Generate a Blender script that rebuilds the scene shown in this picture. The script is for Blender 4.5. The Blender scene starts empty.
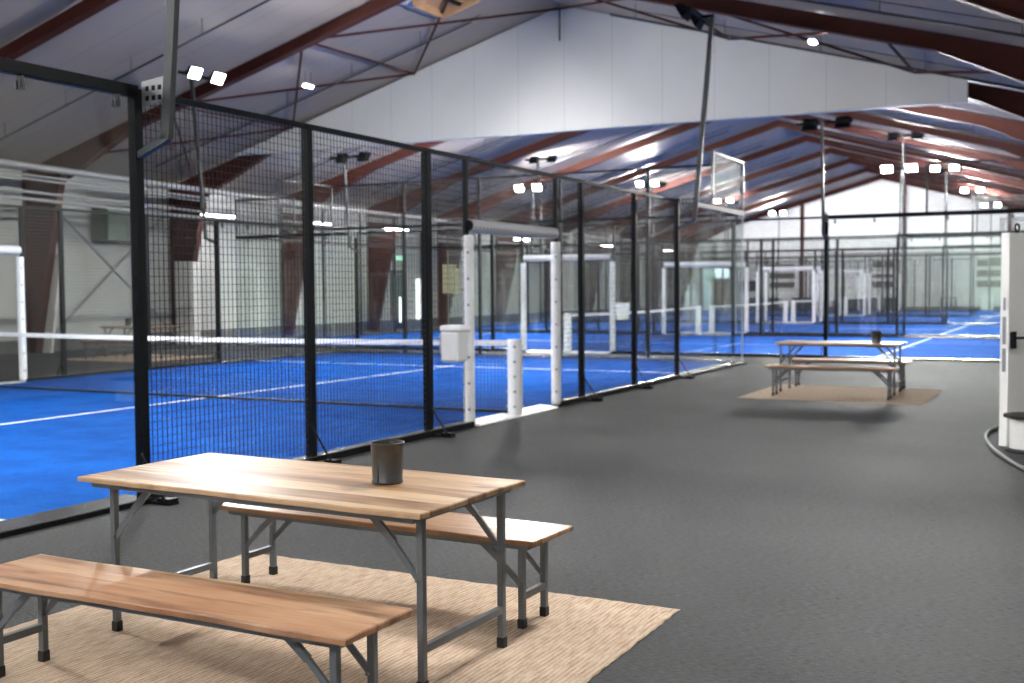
import bpy, bmesh, math, random
from mathutils import Vector, Matrix, Euler
random.seed(4)
PI = math.pi
SC = bpy.context.scene
COL = SC.collection

# ------------------------------------------------------------------ materials
def new_mat(name):
    m = bpy.data.materials.new(name); m.use_nodes = True
    nt = m.node_tree
    b = nt.nodes.get('Principled BSDF')
    return m, nt, b
def N(nt, t, **kw):
    n = nt.nodes.new(t)
    for k, v in kw.items():
        if k.startswith('i_'):
            n.inputs[k[2:].replace('_', ' ')].default_value = v
        else: setattr(n, k, v)
    return n
def L(nt, a, b): nt.links.new(a, b)
def rgba(c): return (c[0], c[1], c[2], 1)
def simple(name, col, rough=.5, metal=0, var=.12, scale=8, bump=0, bscale=None, spec=None, coat=0):
    """base colour with a little uneven wear from noise, optional bump"""
    m, nt, b = new_mat(name)
    tc = N(nt, 'ShaderNodeTexCoord'); nz = N(nt, 'ShaderNodeTexNoise'); nz.inputs['Scale'].default_value = scale; nz.inputs['Detail'].default_value = 4
    L(nt, tc.outputs['Object'], nz.inputs['Vector'])
    mx = N(nt, 'ShaderNodeMix', data_type='RGBA')
    mx.inputs[6].default_value = rgba([x*(1-var) for x in col]); mx.inputs[7].default_value = rgba([min(1, x*(1+var)) for x in col])
    L(nt, nz.outputs['Fac'], mx.inputs[0]); L(nt, mx.outputs[2], b.inputs['Base Color'])
    b.inputs['Roughness'].default_value = rough; b.inputs['Metallic'].default_value = metal
    if spec is not None: b.inputs['Specular IOR Level'].default_value = spec
    if coat: b.inputs['Coat Weight'].default_value = coat
    if bump:
        n2 = N(nt, 'ShaderNodeTexNoise'); n2.inputs['Scale'].default_value = bscale or scale*6
        L(nt, tc.outputs['Object'], n2.inputs['Vector'])
        bp = N(nt, 'ShaderNodeBump'); bp.inputs['Strength'].default_value = bump; bp.inputs['Distance'].default_value = .01
        L(nt, n2.outputs['Fac'], bp.inputs['Height']); L(nt, bp.outputs['Normal'], b.inputs['Normal'])
    return m
def emit(name, col, s):
    m, nt, b = new_mat(name)
    b.inputs['Base Color'].default_value = (.8, .8, .8, 1)
    b.inputs['Emission Color'].default_value = rgba(col)
    ge = N(nt, 'ShaderNodeNewGeometry'); mr = N(nt, 'ShaderNodeMapRange'); mr.inputs[3].default_value = s; mr.inputs[4].default_value = 0   # lit on the front face only
    L(nt, ge.outputs['Backfacing'], mr.inputs[0]); L(nt, mr.outputs[0], b.inputs['Emission Strength'])
    return m

def carpet_mat():
    m, nt, b = new_mat('grey_carpet')
    tc = N(nt, 'ShaderNodeTexCoord')
    mp = N(nt, 'ShaderNodeMapping'); mp.inputs['Scale'].default_value = (26, 130, 1); mp.inputs['Rotation'].default_value = (0, 0, .0)
    n1 = N(nt, 'ShaderNodeTexNoise'); n1.inputs['Scale'].default_value = 1; n1.inputs['Detail'].default_value = 6
    n2 = N(nt, 'ShaderNodeTexNoise'); n2.inputs['Scale'].default_value = 260; n2.inputs['Detail'].default_value = 2
    n3 = N(nt, 'ShaderNodeTexNoise'); n3.inputs['Scale'].default_value = .5; n3.inputs['Detail'].default_value = 3
    L(nt, tc.outputs['Object'], mp.inputs[0]); L(nt, mp.outputs[0], n1.inputs[0]); L(nt, tc.outputs['Object'], n2.inputs[0]); L(nt, tc.outputs['Object'], n3.inputs[0])
    a = N(nt, 'ShaderNodeMath', operation='ADD'); L(nt, n1.outputs['Fac'], a.inputs[0]); L(nt, n2.outputs['Fac'], a.inputs[1])
    a2 = N(nt, 'ShaderNodeMath', operation='MULTIPLY_ADD'); L(nt, n3.outputs['Fac'], a2.inputs[0]); a2.inputs[1].default_value = .35; L(nt, a.outputs[0], a2.inputs[2])
    cr = N(nt, 'ShaderNodeValToRGB'); cr.color_ramp.elements[0].position = .75; cr.color_ramp.elements[1].position = 1.6
    cr.color_ramp.elements[0].color = (.021, .0215, .0225, 1); cr.color_ramp.elements[1].color = (.078, .079, .083, 1)
    cr.color_ramp.elements[1].position = 1.0
    s = N(nt, 'ShaderNodeMath', operation='MULTIPLY'); s.inputs[1].default_value = .75; L(nt, a2.outputs[0], s.inputs[0])
    L(nt, s.outputs[0], cr.inputs[0]); L(nt, cr.outputs[0], b.inputs['Base Color'])
    b.inputs['Roughness'].default_value = .7; b.inputs['Specular IOR Level'].default_value = .16
    bp = N(nt, 'ShaderNodeBump'); bp.inputs['Strength'].default_value = .8; bp.inputs['Distance'].default_value = .01
    L(nt, a.outputs[0], bp.inputs['Height']); L(nt, bp.outputs[0], b.inputs['Normal'])
    return m
def turf_mat():
    m, nt, b = new_mat('blue_turf')
    tc = N(nt, 'ShaderNodeTexCoord')
    n1 = N(nt, 'ShaderNodeTexNoise'); n1.inputs['Scale'].default_value = 1.3; n1.inputs['Detail'].default_value = 8; n1.inputs['Roughness'].default_value = .7
    mp = N(nt, 'ShaderNodeMapping'); mp.inputs['Scale'].default_value = (4, 14, 1); L(nt, tc.outputs['Object'], mp.inputs[0])
    n2 = N(nt, 'ShaderNodeTexNoise'); n2.inputs['Scale'].default_value = 9; n2.inputs['Detail'].default_value = 5
    L(nt, tc.outputs['Object'], n1.inputs[0]); L(nt, mp.outputs[0], n2.inputs[0])
    a = N(nt, 'ShaderNodeMath', operation='ADD'); L(nt, n1.outputs['Fac'], a.inputs[0]); L(nt, n2.outputs['Fac'], a.inputs[1])
    cr = N(nt, 'ShaderNodeValToRGB'); cr.color_ramp.elements[0].position = .75; cr.color_ramp.elements[1].position = 1.0
    h = N(nt, 'ShaderNodeMath', operation='MULTIPLY'); h.inputs[1].default_value = .85; L(nt, a.outputs[0], h.inputs[0])
    cr.color_ramp.elements[0].color = (.0005, .040, .215, 1); cr.color_ramp.elements[1].color = (.0008, .076, .34, 1)
    L(nt, h.outputs[0], cr.inputs[0]); L(nt, cr.outputs[0], b.inputs['Base Color'])
    b.inputs['Roughness'].default_value = .9; b.inputs['Specular IOR Level'].default_value = .04
    n4 = N(nt, 'ShaderNodeTexNoise'); n4.inputs['Scale'].default_value = 180; L(nt, tc.outputs['Object'], n4.inputs[0])
    bp = N(nt, 'ShaderNodeBump'); bp.inputs['Strength'].default_value = .4; bp.inputs['Distance'].default_value = .01
    L(nt, n4.outputs['Fac'], bp.inputs['Height']); L(nt, bp.outputs[0], b.inputs['Normal'])
    return m
def wood_mat(name, plank, cols, rough=.3, seed=0.):
    """planks along local X, each with its own tone, grain and dark knots"""
    m, nt, b = new_mat(name)
    tc = N(nt, 'ShaderNodeTexCoord'); sp = N(nt, 'ShaderNodeSeparateXYZ'); L(nt, tc.outputs['Object'], sp.inputs[0])
    wob = N(nt, 'ShaderNodeTexNoise'); wob.inputs['Scale'].default_value = 1.7; L(nt, tc.outputs['Object'], wob.inputs[0])
    yw = N(nt, 'ShaderNodeMath', operation='MULTIPLY_ADD'); L(nt, wob.outputs['Fac'], yw.inputs[0]); yw.inputs[1].default_value = .03; L(nt, sp.outputs['Y'], yw.inputs[2])
    dv = N(nt, 'ShaderNodeMath', operation='MULTIPLY_ADD'); L(nt, yw.outputs[0], dv.inputs[0]); dv.inputs[1].default_value = 1/plank; dv.inputs[2].default_value = 20.3+seed
    fl = N(nt, 'ShaderNodeMath', operation='FLOOR'); L(nt, dv.outputs[0], fl.inputs[0])
    # staggered board ends along the length
    wn0 = N(nt, 'ShaderNodeTexWhiteNoise', noise_dimensions='1D'); L(nt, fl.outputs[0], wn0.inputs['W'])
    xo = N(nt, 'ShaderNodeMath', operation='MULTIPLY_ADD'); L(nt, wn0.outputs['Value'], xo.inputs[0]); xo.inputs[1].default_value = 3.; L(nt, sp.outputs['X'], xo.inputs[2])
    xs = N(nt, 'ShaderNodeMath', operation='MULTIPLY'); L(nt, xo.outputs[0], xs.inputs[0]); xs.inputs[1].default_value = 0
    xf = N(nt, 'ShaderNodeMath', operation='FLOOR'); L(nt, xs.outputs[0], xf.inputs[0])
    id_ = N(nt, 'ShaderNodeMath', operation='MULTIPLY_ADD'); L(nt, xf.outputs[0], id_.inputs[0]); id_.inputs[1].default_value = 17.3; L(nt, fl.outputs[0], id_.inputs[2])
    wn = N(nt, 'ShaderNodeTexWhiteNoise', noise_dimensions='1D'); L(nt, id_.outputs[0], wn.inputs['W'])
    cv = N(nt, 'ShaderNodeCombineXYZ'); L(nt, sp.outputs['X'], cv.inputs[0]); L(nt, yw.outputs[0], cv.inputs[1]); L(nt, id_.outputs[0], cv.inputs[2])
    mp = N(nt, 'ShaderNodeMapping'); mp.inputs['Scale'].default_value = (2.2, 26, 3.1); L(nt, cv.outputs[0], mp.inputs[0])
    g = N(nt, 'ShaderNodeTexNoise'); g.inputs['Scale'].default_value = 1; g.inputs['Detail'].default_value = 7; g.inputs['Roughness'].default_value = .65; g.inputs['Distortion'].default_value = .6
    L(nt, mp.outputs[0], g.inputs[0])
    mp2 = N(nt, 'ShaderNodeMapping'); mp2.inputs['Scale'].default_value = (1.6, 7, 1.7); L(nt, cv.outputs[0], mp2.inputs[0])
    g2 = N(nt, 'ShaderNodeTexNoise'); g2.inputs['Scale'].default_value = 1.3; g2.inputs['Detail'].default_value = 3; L(nt, mp2.outputs[0], g2.inputs[0])
    s1 = N(nt, 'ShaderNodeMath', operation='MULTIPLY_ADD'); L(nt, wn.outputs['Value'], s1.inputs[0]); s1.inputs[1].default_value = .45
    s2 = N(nt, 'ShaderNodeMath', operation='MULTIPLY_ADD'); L(nt, g.outputs['Fac'], s2.inputs[0]); s2.inputs[1].default_value = .7; L(nt, g2.outputs['Fac'], s2.inputs[2])
    sb = N(nt, 'ShaderNodeMath', operation='MULTIPLY'); L(nt, s2.outputs[0], sb.inputs[0]); sb.inputs[1].default_value = .55; L(nt, sb.outputs[0], s1.inputs[2])
    cr = N(nt, 'ShaderNodeValToRGB'); e = cr.color_ramp.elements
    e[0].position = .3; e[0].color = rgba(cols[0]); e[1].position = .95; e[1].color = rgba(cols[3])
    for p, c in ((.48, cols[1]), (.7, cols[2])):
        x = e.new(p); x.color = rgba(c)
    L(nt, s1.outputs[0], cr.inputs[0])
    vo = N(nt, 'ShaderNodeTexVoronoi'); vo.inputs['Scale'].default_value = 1; mp3 = N(nt, 'ShaderNodeMapping'); mp3.inputs['Scale'].default_value = (2.3, 6.5, 1); mp3.inputs['Location'].default_value = (seed*3.1, seed, 0)
    L(nt, tc.outputs['Object'], mp3.inputs[0]); L(nt, mp3.outputs[0], vo.inputs[0])
    kr = N(nt, 'ShaderNodeMapRange'); kr.inputs[1].default_value = .03; kr.inputs[2].default_value = .16; kr.inputs[3].default_value = .75; kr.inputs[4].default_value = 0
    L(nt, vo.outputs['Distance'], kr.inputs[0])
    kc = N(nt, 'ShaderNodeMath', operation='GREATER_THAN'); sx = N(nt, 'ShaderNodeSeparateColor'); L(nt, vo.outputs['Color'], sx.inputs[0]); L(nt, sx.outputs[0], kc.inputs[0]); kc.inputs[1].default_value = .45
    km = N(nt, 'ShaderNodeMath', operation='MULTIPLY'); L(nt, kr.outputs[0], km.inputs[0]); L(nt, kc.outputs[0], km.inputs[1])
    mx = N(nt, 'ShaderNodeMix', data_type='RGBA'); mx.inputs[7].default_value = (.09, .035, .016, 1)
    # long brown stains running with the grain
    mp4 = N(nt, 'ShaderNodeMapping'); mp4.inputs['Scale'].default_value = (1.5, 13, 2.3); mp4.inputs['Location'].default_value = (seed*2.3+.4, seed*5.1, 0); L(nt, cv.outputs[0], mp4.inputs[0])
    st = N(nt, 'ShaderNodeTexNoise'); st.inputs['Scale'].default_value = 1.2; st.inputs['Detail'].default_value = 6; st.inputs['Roughness'].default_value = .6; st.inputs['Distortion'].default_value = .4; L(nt, mp4.outputs[0], st.inputs[0])
    sr = N(nt, 'ShaderNodeMapRange'); sr.inputs[1].default_value = .51; sr.inputs[2].default_value = .68; sr.inputs[3].default_value = 0; sr.inputs[4].default_value = .8; L(nt, st.outputs['Fac'], sr.inputs[0])
    ms = N(nt, 'ShaderNodeMix', data_type='RGBA'); ms.inputs[7].default_value = rgba(cols[0]); L(nt, sr.outputs[0], ms.inputs[0]); L(nt, cr.outputs[0], ms.inputs[6])
    L(nt, km.outputs[0], mx.inputs[0]); L(nt, ms.outputs[2], mx.inputs[6]); L(nt, mx.outputs[2], b.inputs['Base Color'])
    b.inputs['Roughness'].default_value = rough
    bp = N(nt, 'ShaderNodeBump'); bp.inputs['Strength'].default_value = .12; bp.inputs['Distance'].default_value = .004
    L(nt, s1.outputs[0], bp.inputs['Height']); L(nt, bp.outputs[0], b.inputs['Normal'])
    return m
def jute_mat():
    m, nt, b = new_mat('jute')
    tc = N(nt, 'ShaderNodeTexCoord')
    w = N(nt, 'ShaderNodeTexWave', bands_direction='X'); w.inputs['Scale'].default_value = 14; w.inputs['Distortion'].default_value = 1.6; w.inputs['Detail'].default_value = 3; w.inputs['Detail Scale'].default_value = 3
    L(nt, tc.outputs['Object'], w.inputs[0])
    mp = N(nt, 'ShaderNodeMapping'); mp.inputs['Scale'].default_value = (55, 9, 1); L(nt, tc.outputs['Object'], mp.inputs[0])
    n = N(nt, 'ShaderNodeTexNoise'); n.inputs['Scale'].default_value = 1; n.inputs['Detail'].default_value = 5; L(nt, mp.outputs[0], n.inputs[0])
    n2 = N(nt, 'ShaderNodeTexNoise'); n2.inputs['Scale'].default_value = 150; L(nt, tc.outputs['Object'], n2.inputs[0])
    a = N(nt, 'ShaderNodeMath', operation='MULTIPLY_ADD'); L(nt, w.outputs['Fac'], a.inputs[0]); a.inputs[1].default_value = .22; L(nt, n.outputs['Fac'], a.inputs[2])
    a2 = N(nt, 'ShaderNodeMath', operation='MULTIPLY_ADD'); L(nt, n2.outputs['Fac'], a2.inputs[0]); a2.inputs[1].default_value = .4; L(nt, a.outputs[0], a2.inputs[2])
    cr = N(nt, 'ShaderNodeValToRGB'); e = cr.color_ramp.elements
    e[0].position = .45; e[0].color = (.29, .19, .125, 1); e[1].position = 1.05; e[1].color = (.60, .48, .37, 1)
    x = e.new(.75); x.color = (.46, .345, .25, 1)
    L(nt, a2.outputs[0], cr.inputs[0]); L(nt, cr.outputs[0], b.inputs['Base Color'])
    b.inputs['Roughness'].default_value = .95; b.inputs['Specular IOR Level'].default_value = .1
    bp = N(nt, 'ShaderNodeBump'); bp.inputs['Strength'].default_value = .6; bp.inputs['Distance'].default_value = .01
    L(nt, a2.outputs[0], bp.inputs['Height']); L(nt, bp.outputs[0], b.inputs['Normal'])
    return m
def panel_mat(name, col, seam, axis, pitch, rough=.6, zpitch=0, width=.012):
    """sheet panels with thin dark seams every `pitch` metres along one axis"""
    m, nt, b = new_mat(name)
    tc = N(nt, 'ShaderNodeTexCoord'); sp = N(nt, 'ShaderNodeSeparateXYZ'); L(nt, tc.outputs['Object'], sp.inputs[0])
    def line(out, p):
        d = N(nt, 'ShaderNodeMath', operation='MULTIPLY'); L(nt, out, d.inputs[0]); d.inputs[1].default_value = 1/p
        f = N(nt, 'ShaderNodeMath', operation='FRACT'); L(nt, d.outputs[0], f.inputs[0])
        l = N(nt, 'ShaderNodeMath', operation='LESS_THAN'); L(nt, f.outputs[0], l.inputs[0]); l.inputs[1].default_value = width/p
        return l.outputs[0]
    k = line(sp.outputs[axis], pitch)
    if zpitch:
        mxx = N(nt, 'ShaderNodeMath', operation='MAXIMUM'); L(nt, k, mxx.inputs[0]); L(nt, line(sp.outputs['Z'], zpitch), mxx.inputs[1]); k = mxx.outputs[0]
    nz = N(nt, 'ShaderNodeTexNoise'); nz.inputs['Scale'].default_value = .9; nz.inputs['Detail'].default_value = 4; L(nt, tc.outputs['Object'], nz.inputs[0])
    m0 = N(nt, 'ShaderNodeMix', data_type='RGBA'); m0.inputs[6].default_value = rgba([c*.93 for c in col]); m0.inputs[7].default_value = rgba([min(1, c*1.06) for c in col]); L(nt, nz.outputs['Fac'], m0.inputs[0])
    mx = N(nt, 'ShaderNodeMix', data_type='RGBA'); mx.inputs[7].default_value = rgba(seam); L(nt, m0.outputs[2], mx.inputs[6]); L(nt, k, mx.inputs[0])
    L(nt, mx.outputs[2], b.inputs['Base Color']); b.inputs['Roughness'].default_value = rough; b.inputs['Specular IOR Level'].default_value = .3
    return m
def glass_mat(name, tint, refl=1.0):
    m, nt, b = new_mat(name); nt.nodes.remove(b)
    out = nt.nodes.get('Material Output')
    t = N(nt, 'ShaderNodeBsdfTransparent'); t.inputs[0].default_value = rgba(tint)
    g = N(nt, 'ShaderNodeBsdfGlossy'); g.inputs['Roughness'].default_value = .02; g.inputs[0].default_value = (refl, refl, refl, 1)
    fr = N(nt, 'ShaderNodeFresnel'); ge = N(nt, 'ShaderNodeNewGeometry')
    io = N(nt, 'ShaderNodeMapRange'); io.inputs[3].default_value = 1.42; io.inputs[4].default_value = 1/1.42   # both faces reflect like a thin pane
    L(nt, ge.outputs['Backfacing'], io.inputs[0]); L(nt, io.outputs[0], fr.inputs[0])
    mx = N(nt, 'ShaderNodeMixShader'); L(nt, fr.outputs[0], mx.inputs[0]); L(nt, t.outputs[0], mx.inputs[1]); L(nt, g.outputs[0], mx.inputs[2])
    L(nt, mx.outputs[0], out.inputs[0])
    return m

M = {}
M['carpet'] = carpet_mat(); M['turf'] = turf_mat(); M['jute'] = jute_mat()
WC = [(.14, .06, .025), (.35, .19, .09), (.50, .32, .175), (.62, .45, .285)]
WB = [(.15, .06, .028), (.40, .195, .10), (.53, .315, .185), (.66, .48, .30)]
M['wood_table'] = wood_mat('mango_wood_table', .14, WC, .46, 0.)
M['wood_bench'] = wood_mat('mango_wood_bench', .19, WB, .42, 3.7)
M['wood_bench_far'] = wood_mat('mango_wood_bench_worn', .13, WC, .30, 1.4)
M['grey_steel'] = simple('grey_steel', (.135, .150, .165), .42, .25, .1, 30)
M['rubber'] = simple('rubber', (.012, .012, .013), .6, 0, .2, 40)
M['black'] = simple('black_powdercoat', (.004, .005, .006), .5, .0, .2, 20, spec=.12)
M['black_wire'] = simple('black_wire', (.006, .0065, .007), .45, .0, .1, 20, spec=.25)
M['pole'] = simple('dark_pole', (.065, .07, .072), .32, .75, .15, 12)
M['galv'] = simple('galvanised', (.30, .31, .32), .38, .8, .25, 18)
M['railtop'] = simple('dark_steel_rail', (.34, .345, .35), .24, .95, .12, 14)
M['alu'] = simple('threshold_metal', (.75, .76, .77), .4, .2, .08, 9)
M['white'] = simple('white_plastic', (.88, .885, .89), .42, 0, .04, 6)
M['pad'] = simple('white_padding', (.86, .87, .88), .55, 0, .05, 14, bump=.15, bscale=22)
M['padgrey'] = simple('grey_padding', (.74, .75, .79), .55, 0, .06, 24, bump=.3, bscale=30)
M['button'] = simple('grey_button', (.28, .31, .33), .4, .2)
M['greenb'] = simple('green_button', (.16, .42, .26), .4)
M['tape'] = simple('net_tape', (.80, .80, .80), .7, 0, .06, 30)
M['line'] = simple('white_line', (.72, .74, .78), .8, 0, .1, 25)
M['glass'] = glass_mat('clear_glass', (.968, .984, .976))
M['pane'] = glass_mat('window_glass', (.95, .97, .96))
M['red'] = simple('oxide_red_steel', (.052, .0135, .0100), .6, .0, .18, 3, spec=.15)
M['roof'] = panel_mat('roof_panels', (.325, .285, .26), (.235, .205, .19), 1, 1.0, .55, width=.02)
M['bulk'] = panel_mat('bulkhead_boards', (.66, .665, .66), (.46, .47, .475), 0, 1.2, .6, zpitch=0)
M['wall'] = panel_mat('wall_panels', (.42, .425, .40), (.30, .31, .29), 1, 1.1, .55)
M['farwall'] = panel_mat('far_wall_panels', (.66, .67, .67), (.5, .5, .5), 0, 1.2, .6)
M['plinth'] = simple('concrete_plinth', (.10, .10, .095), .8, 0, .15, 5)
M['cond'] = simple('dark_conduit', (.05, .05, .055), .4, .5)
M['pipe'] = simple('grey_pipe', (.27, .275, .28), .5, .4, .1, 10)
M['greenbox'] = simple('green_enamel', (.008, .042, .022), .4, .1)
M['casing'] = simple('pale_casing', (.62, .61, .58), .6, 0, .05)
M['yboard'] = simple('yellow_board', (.62, .54, .33), .6, 0, .05)
M['bucket'] = simple('worn_bucket_steel', (.085, .085, .088), .36, .75, .4, 14)
M['bucket_in'] = simple('bucket_inside', (.05, .045, .042), .5, .6)
M['doorw'] = simple('door_white', (.85, .85, .845), .45, 0, .03, 4)
M['doordark'] = simple('dark_green_door', (.03, .075, .06), .35)
M['browndoor'] = simple('brown_door', (.22, .18, .14), .5)
M['flood'] = emit('floodlight_lens', (1, .985, .96), 40)
M['tube'] = emit('strip_light_diffuser', (1, .98, .95), 110)
M['exit'] = emit('exit_sign_face', (.12, .75, .35), 2.0)
M['slit'] = emit('daylit_slit', (.9, .97, 1), 2.2)
M['skywell'] = simple('skylight_wood', (.36, .22, .13), .6, 0, .2, 6)
M['skycurb'] = simple('skylight_curb', (.55, .55, .54), .6)
M['cable'] = simple('grey_cable', (.12, .125, .125), .6)
M['drum'] = simple('white_ribbed_plastic', (.72, .72, .72), .5)
M['winbrown'] = simple('dark_window_panels', (.10, .085, .075), .25)
M['sofa'] = simple('charcoal_upholstery', (.06, .065, .075), .8)
M['tv'] = simple('black_screen', (.006, .006, .008), .12)
M['leaf'] = simple('hedge_leaves', (.10, .25, .06), .7, 0, .5, 9)
M['paving'] = simple('pale_paving', (.62, .61, .58), .8, 0, .1, 3)

# ------------------------------------------------------------------ mesh helpers
class MB:
    def __init__(s): s.v = []; s.f = []; s.mi = []; s.cur = 0; s.smooth = []
    def _add(s, vs, fs, smooth=False):
        o = len(s.v); s.v += [tuple(v) for v in vs]
        for f in fs: s.f.append([o+i for i in f]); s.mi.append(s.cur); s.smooth.append(smooth)
    def box(s, x0, x1, y0, y1, z0, z1):
        s._add([(x0,y0,z0),(x1,y0,z0),(x1,y1,z0),(x0,y1,z0),(x0,y0,z1),(x1,y0,z1),(x1,y1,z1),(x0,y1,z1)],
               [(0,3,2,1),(4,5,6,7),(0,1,5,4),(1,2,6,5),(2,3,7,6),(3,0,4,7)]); return s
    def bar(s, p, q, w, h, up=(0,0,1)):
        """rectangular bar from p to q, w across, h along up"""
        p, q = Vector(p), Vector(q); d = (q-p).normalized(); u = Vector(up)
        a = d.cross(u)
        if a.length < 1e-4: a = d.cross(Vector((1,0,0)))
        a.normalize(); b = a.cross(d).normalized()
        c = [(-1,-1),(1,-1),(1,1),(-1,1)]
        s._add([p+a*(i*w/2)+b*(j*h/2) for i,j in c]+[q+a*(i*w/2)+b*(j*h/2) for i,j in c],
               [(3,2,1,0),(4,5,6,7),(0,1,5,4),(1,2,6,5),(2,3,7,6),(3,0,4,7)]); return s
    def tube(s, pts, r, n=10, caps=True):
        pts = [Vector(p) for p in pts]; rr = r if isinstance(r, (list, tuple)) else [r]*len(pts)
        vs = []; ref = None
        for i, p in enumerate(pts):
            d = (pts[min(i+1, len(pts)-1)]-pts[max(i-1, 0)]).normalized()
            if ref is None: ref = d.orthogonal().normalized()
            a = (ref-d*ref.dot(d)).normalized(); ref = a; b = d.cross(a)
            for k in range(n):
                t = 2*PI*k/n; vs.append(p+(a*math.cos(t)+b*math.sin(t))*rr[i])
        fs = []
        for i in range(len(pts)-1):
            for k in range(n): fs.append((i*n+k, i*n+(k+1) % n, (i+1)*n+(k+1) % n, (i+1)*n+k))
        s._add(vs, fs, True)
        if caps: s._add(vs[:n], [tuple(reversed(range(n)))]); s._add(vs[-n:], [tuple(range(n))])
        return s
    def lathe(s, prof, n=32, cx=0, cy=0):
        vs = [(cx+r*math.cos(2*PI*k/n), cy+r*math.sin(2*PI*k/n), z) for r, z in prof for k in range(n)]
        fs = [(i*n+k, i*n+(k+1) % n, (i+1)*n+(k+1) % n, (i+1)*n+k) for i in range(len(prof)-1) for k in range(n)]
        s._add(vs, fs, True); return s
    def prism(s, poly, axis, a0, a1):
        """polygon extruded along an axis; poly gives the other two coordinates in order"""
        n = len(poly)
        def pt(p, a): return {'y': (p[0], a, p[1]), 'x': (a, p[0], p[1]), 'z': (p[0], p[1], a)}[axis]
        s._add([pt(p, a0) for p in poly]+[pt(p, a1) for p in poly],
               [tuple(range(n)), tuple(reversed(range(n, 2*n)))]+[(i, i+n, (i+1) % n+n, (i+1) % n) for i in range(n)]); return s
    def mesh(s, name, mats):
        me = bpy.data.meshes.new(name); me.from_pydata(s.v, [], s.f)
        for m in (mats if isinstance(mats, (list, tuple)) else [mats]): me.materials.append(m)
        for p, i, sm in zip(me.polygons, s.mi, s.smooth): p.material_index = i; p.use_smooth = sm
        bm = bmesh.new(); bm.from_mesh(me); bmesh.ops.recalc_face_normals(bm, faces=bm.faces); bm.to_mesh(me); bm.free()
        return me
    def obj(s, name, mats, parent=None, bevel=0):
        return link(name, s.mesh(name, mats), parent, bevel)
def link(name, me, parent=None, bevel=0):
    o = bpy.data.objects.new(name, me); COL.objects.link(o)
    if parent: o.parent = parent
    if bevel:
        b = o.modifiers.new('bevel', 'BEVEL'); b.width = bevel; b.segments = 2; b.limit_method = 'ANGLE'; b.angle_limit = .6
    return o
def tag(o, label, cat, group=None, kind=None):
    o['label'] = label; o['category'] = cat
    if group: o['group'] = group
    if kind: o['kind'] = kind
    return o
def thing(name, label, cat, loc=(0,0,0), rz=0, group=None):
    o = bpy.data.objects.new(name, None); COL.objects.link(o); o.empty_display_size = .2
    o.location = loc; o.rotation_euler = (0,0,rz)
    return tag(o, label, cat, group)
def struct(name, mb, mat, label=None, bevel=0, cat='structure'):
    o = mb.obj(name, mat, None, bevel); o['kind'] = 'structure'
    if label: o['label'] = label; o['category'] = cat
    return o
KIDS = {}
def children(o): return [c for c in bpy.data.objects if c.parent == o]
def dup(root, loc, rz, label, group=None):
    if root.name not in KIDS: KIDS[root.name] = [(c, children(c)) for c in children(root)]
    r = root.copy(); COL.objects.link(r); r.location = loc; r.rotation_euler = (0,0,rz); r['label'] = label
    if group: r['group'] = group
    for c, gs in KIDS[root.name]:
        d = c.copy(); COL.objects.link(d); d.parent = r
        for g in gs:
            e = g.copy(); COL.objects.link(e); e.parent = d
    return r

# ------------------------------------------------------------------ hall shell
XL, XR, YN, YF = -17.5, 7.6, -11.0, 64.0
RX, RZ, SL = -4.85, 8.1, .281
def roofz(x): return RZ-SL*abs(x-RX)
b = MB(); b.box(XL, XR, YN, YF, -.1, 0); struct('floor', b, M['carpet'], 'dark grey carpet floor of the hall between the courts', cat='floor')
b = MB(); b.prism([(RX, RZ), (XL-.3, roofz(XL-.3)), (XL-.3, roofz(XL-.3)+.15), (RX, RZ+.15), (XR+.3, roofz(XR+.3)+.15), (XR+.3, roofz(XR+.3))], 'y', YN-.3, YF+.3)
struct('ceiling', b, M['roof'], 'pale blue grey pitched roof lining over the hall', cat='ceiling')
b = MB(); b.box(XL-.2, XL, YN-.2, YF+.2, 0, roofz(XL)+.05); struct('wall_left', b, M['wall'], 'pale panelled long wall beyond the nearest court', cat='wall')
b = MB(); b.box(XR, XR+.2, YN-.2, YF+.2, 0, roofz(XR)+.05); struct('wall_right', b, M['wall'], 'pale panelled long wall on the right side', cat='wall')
b = MB(); b.prism([(XL, 0), (XR, 0), (XR, roofz(XR)), (RX, RZ), (XL, roofz(XL))], 'y', YN-.2, YN); struct('wall_near', b, M['farwall'], 'pale end wall behind the viewer', cat='wall')
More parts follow.
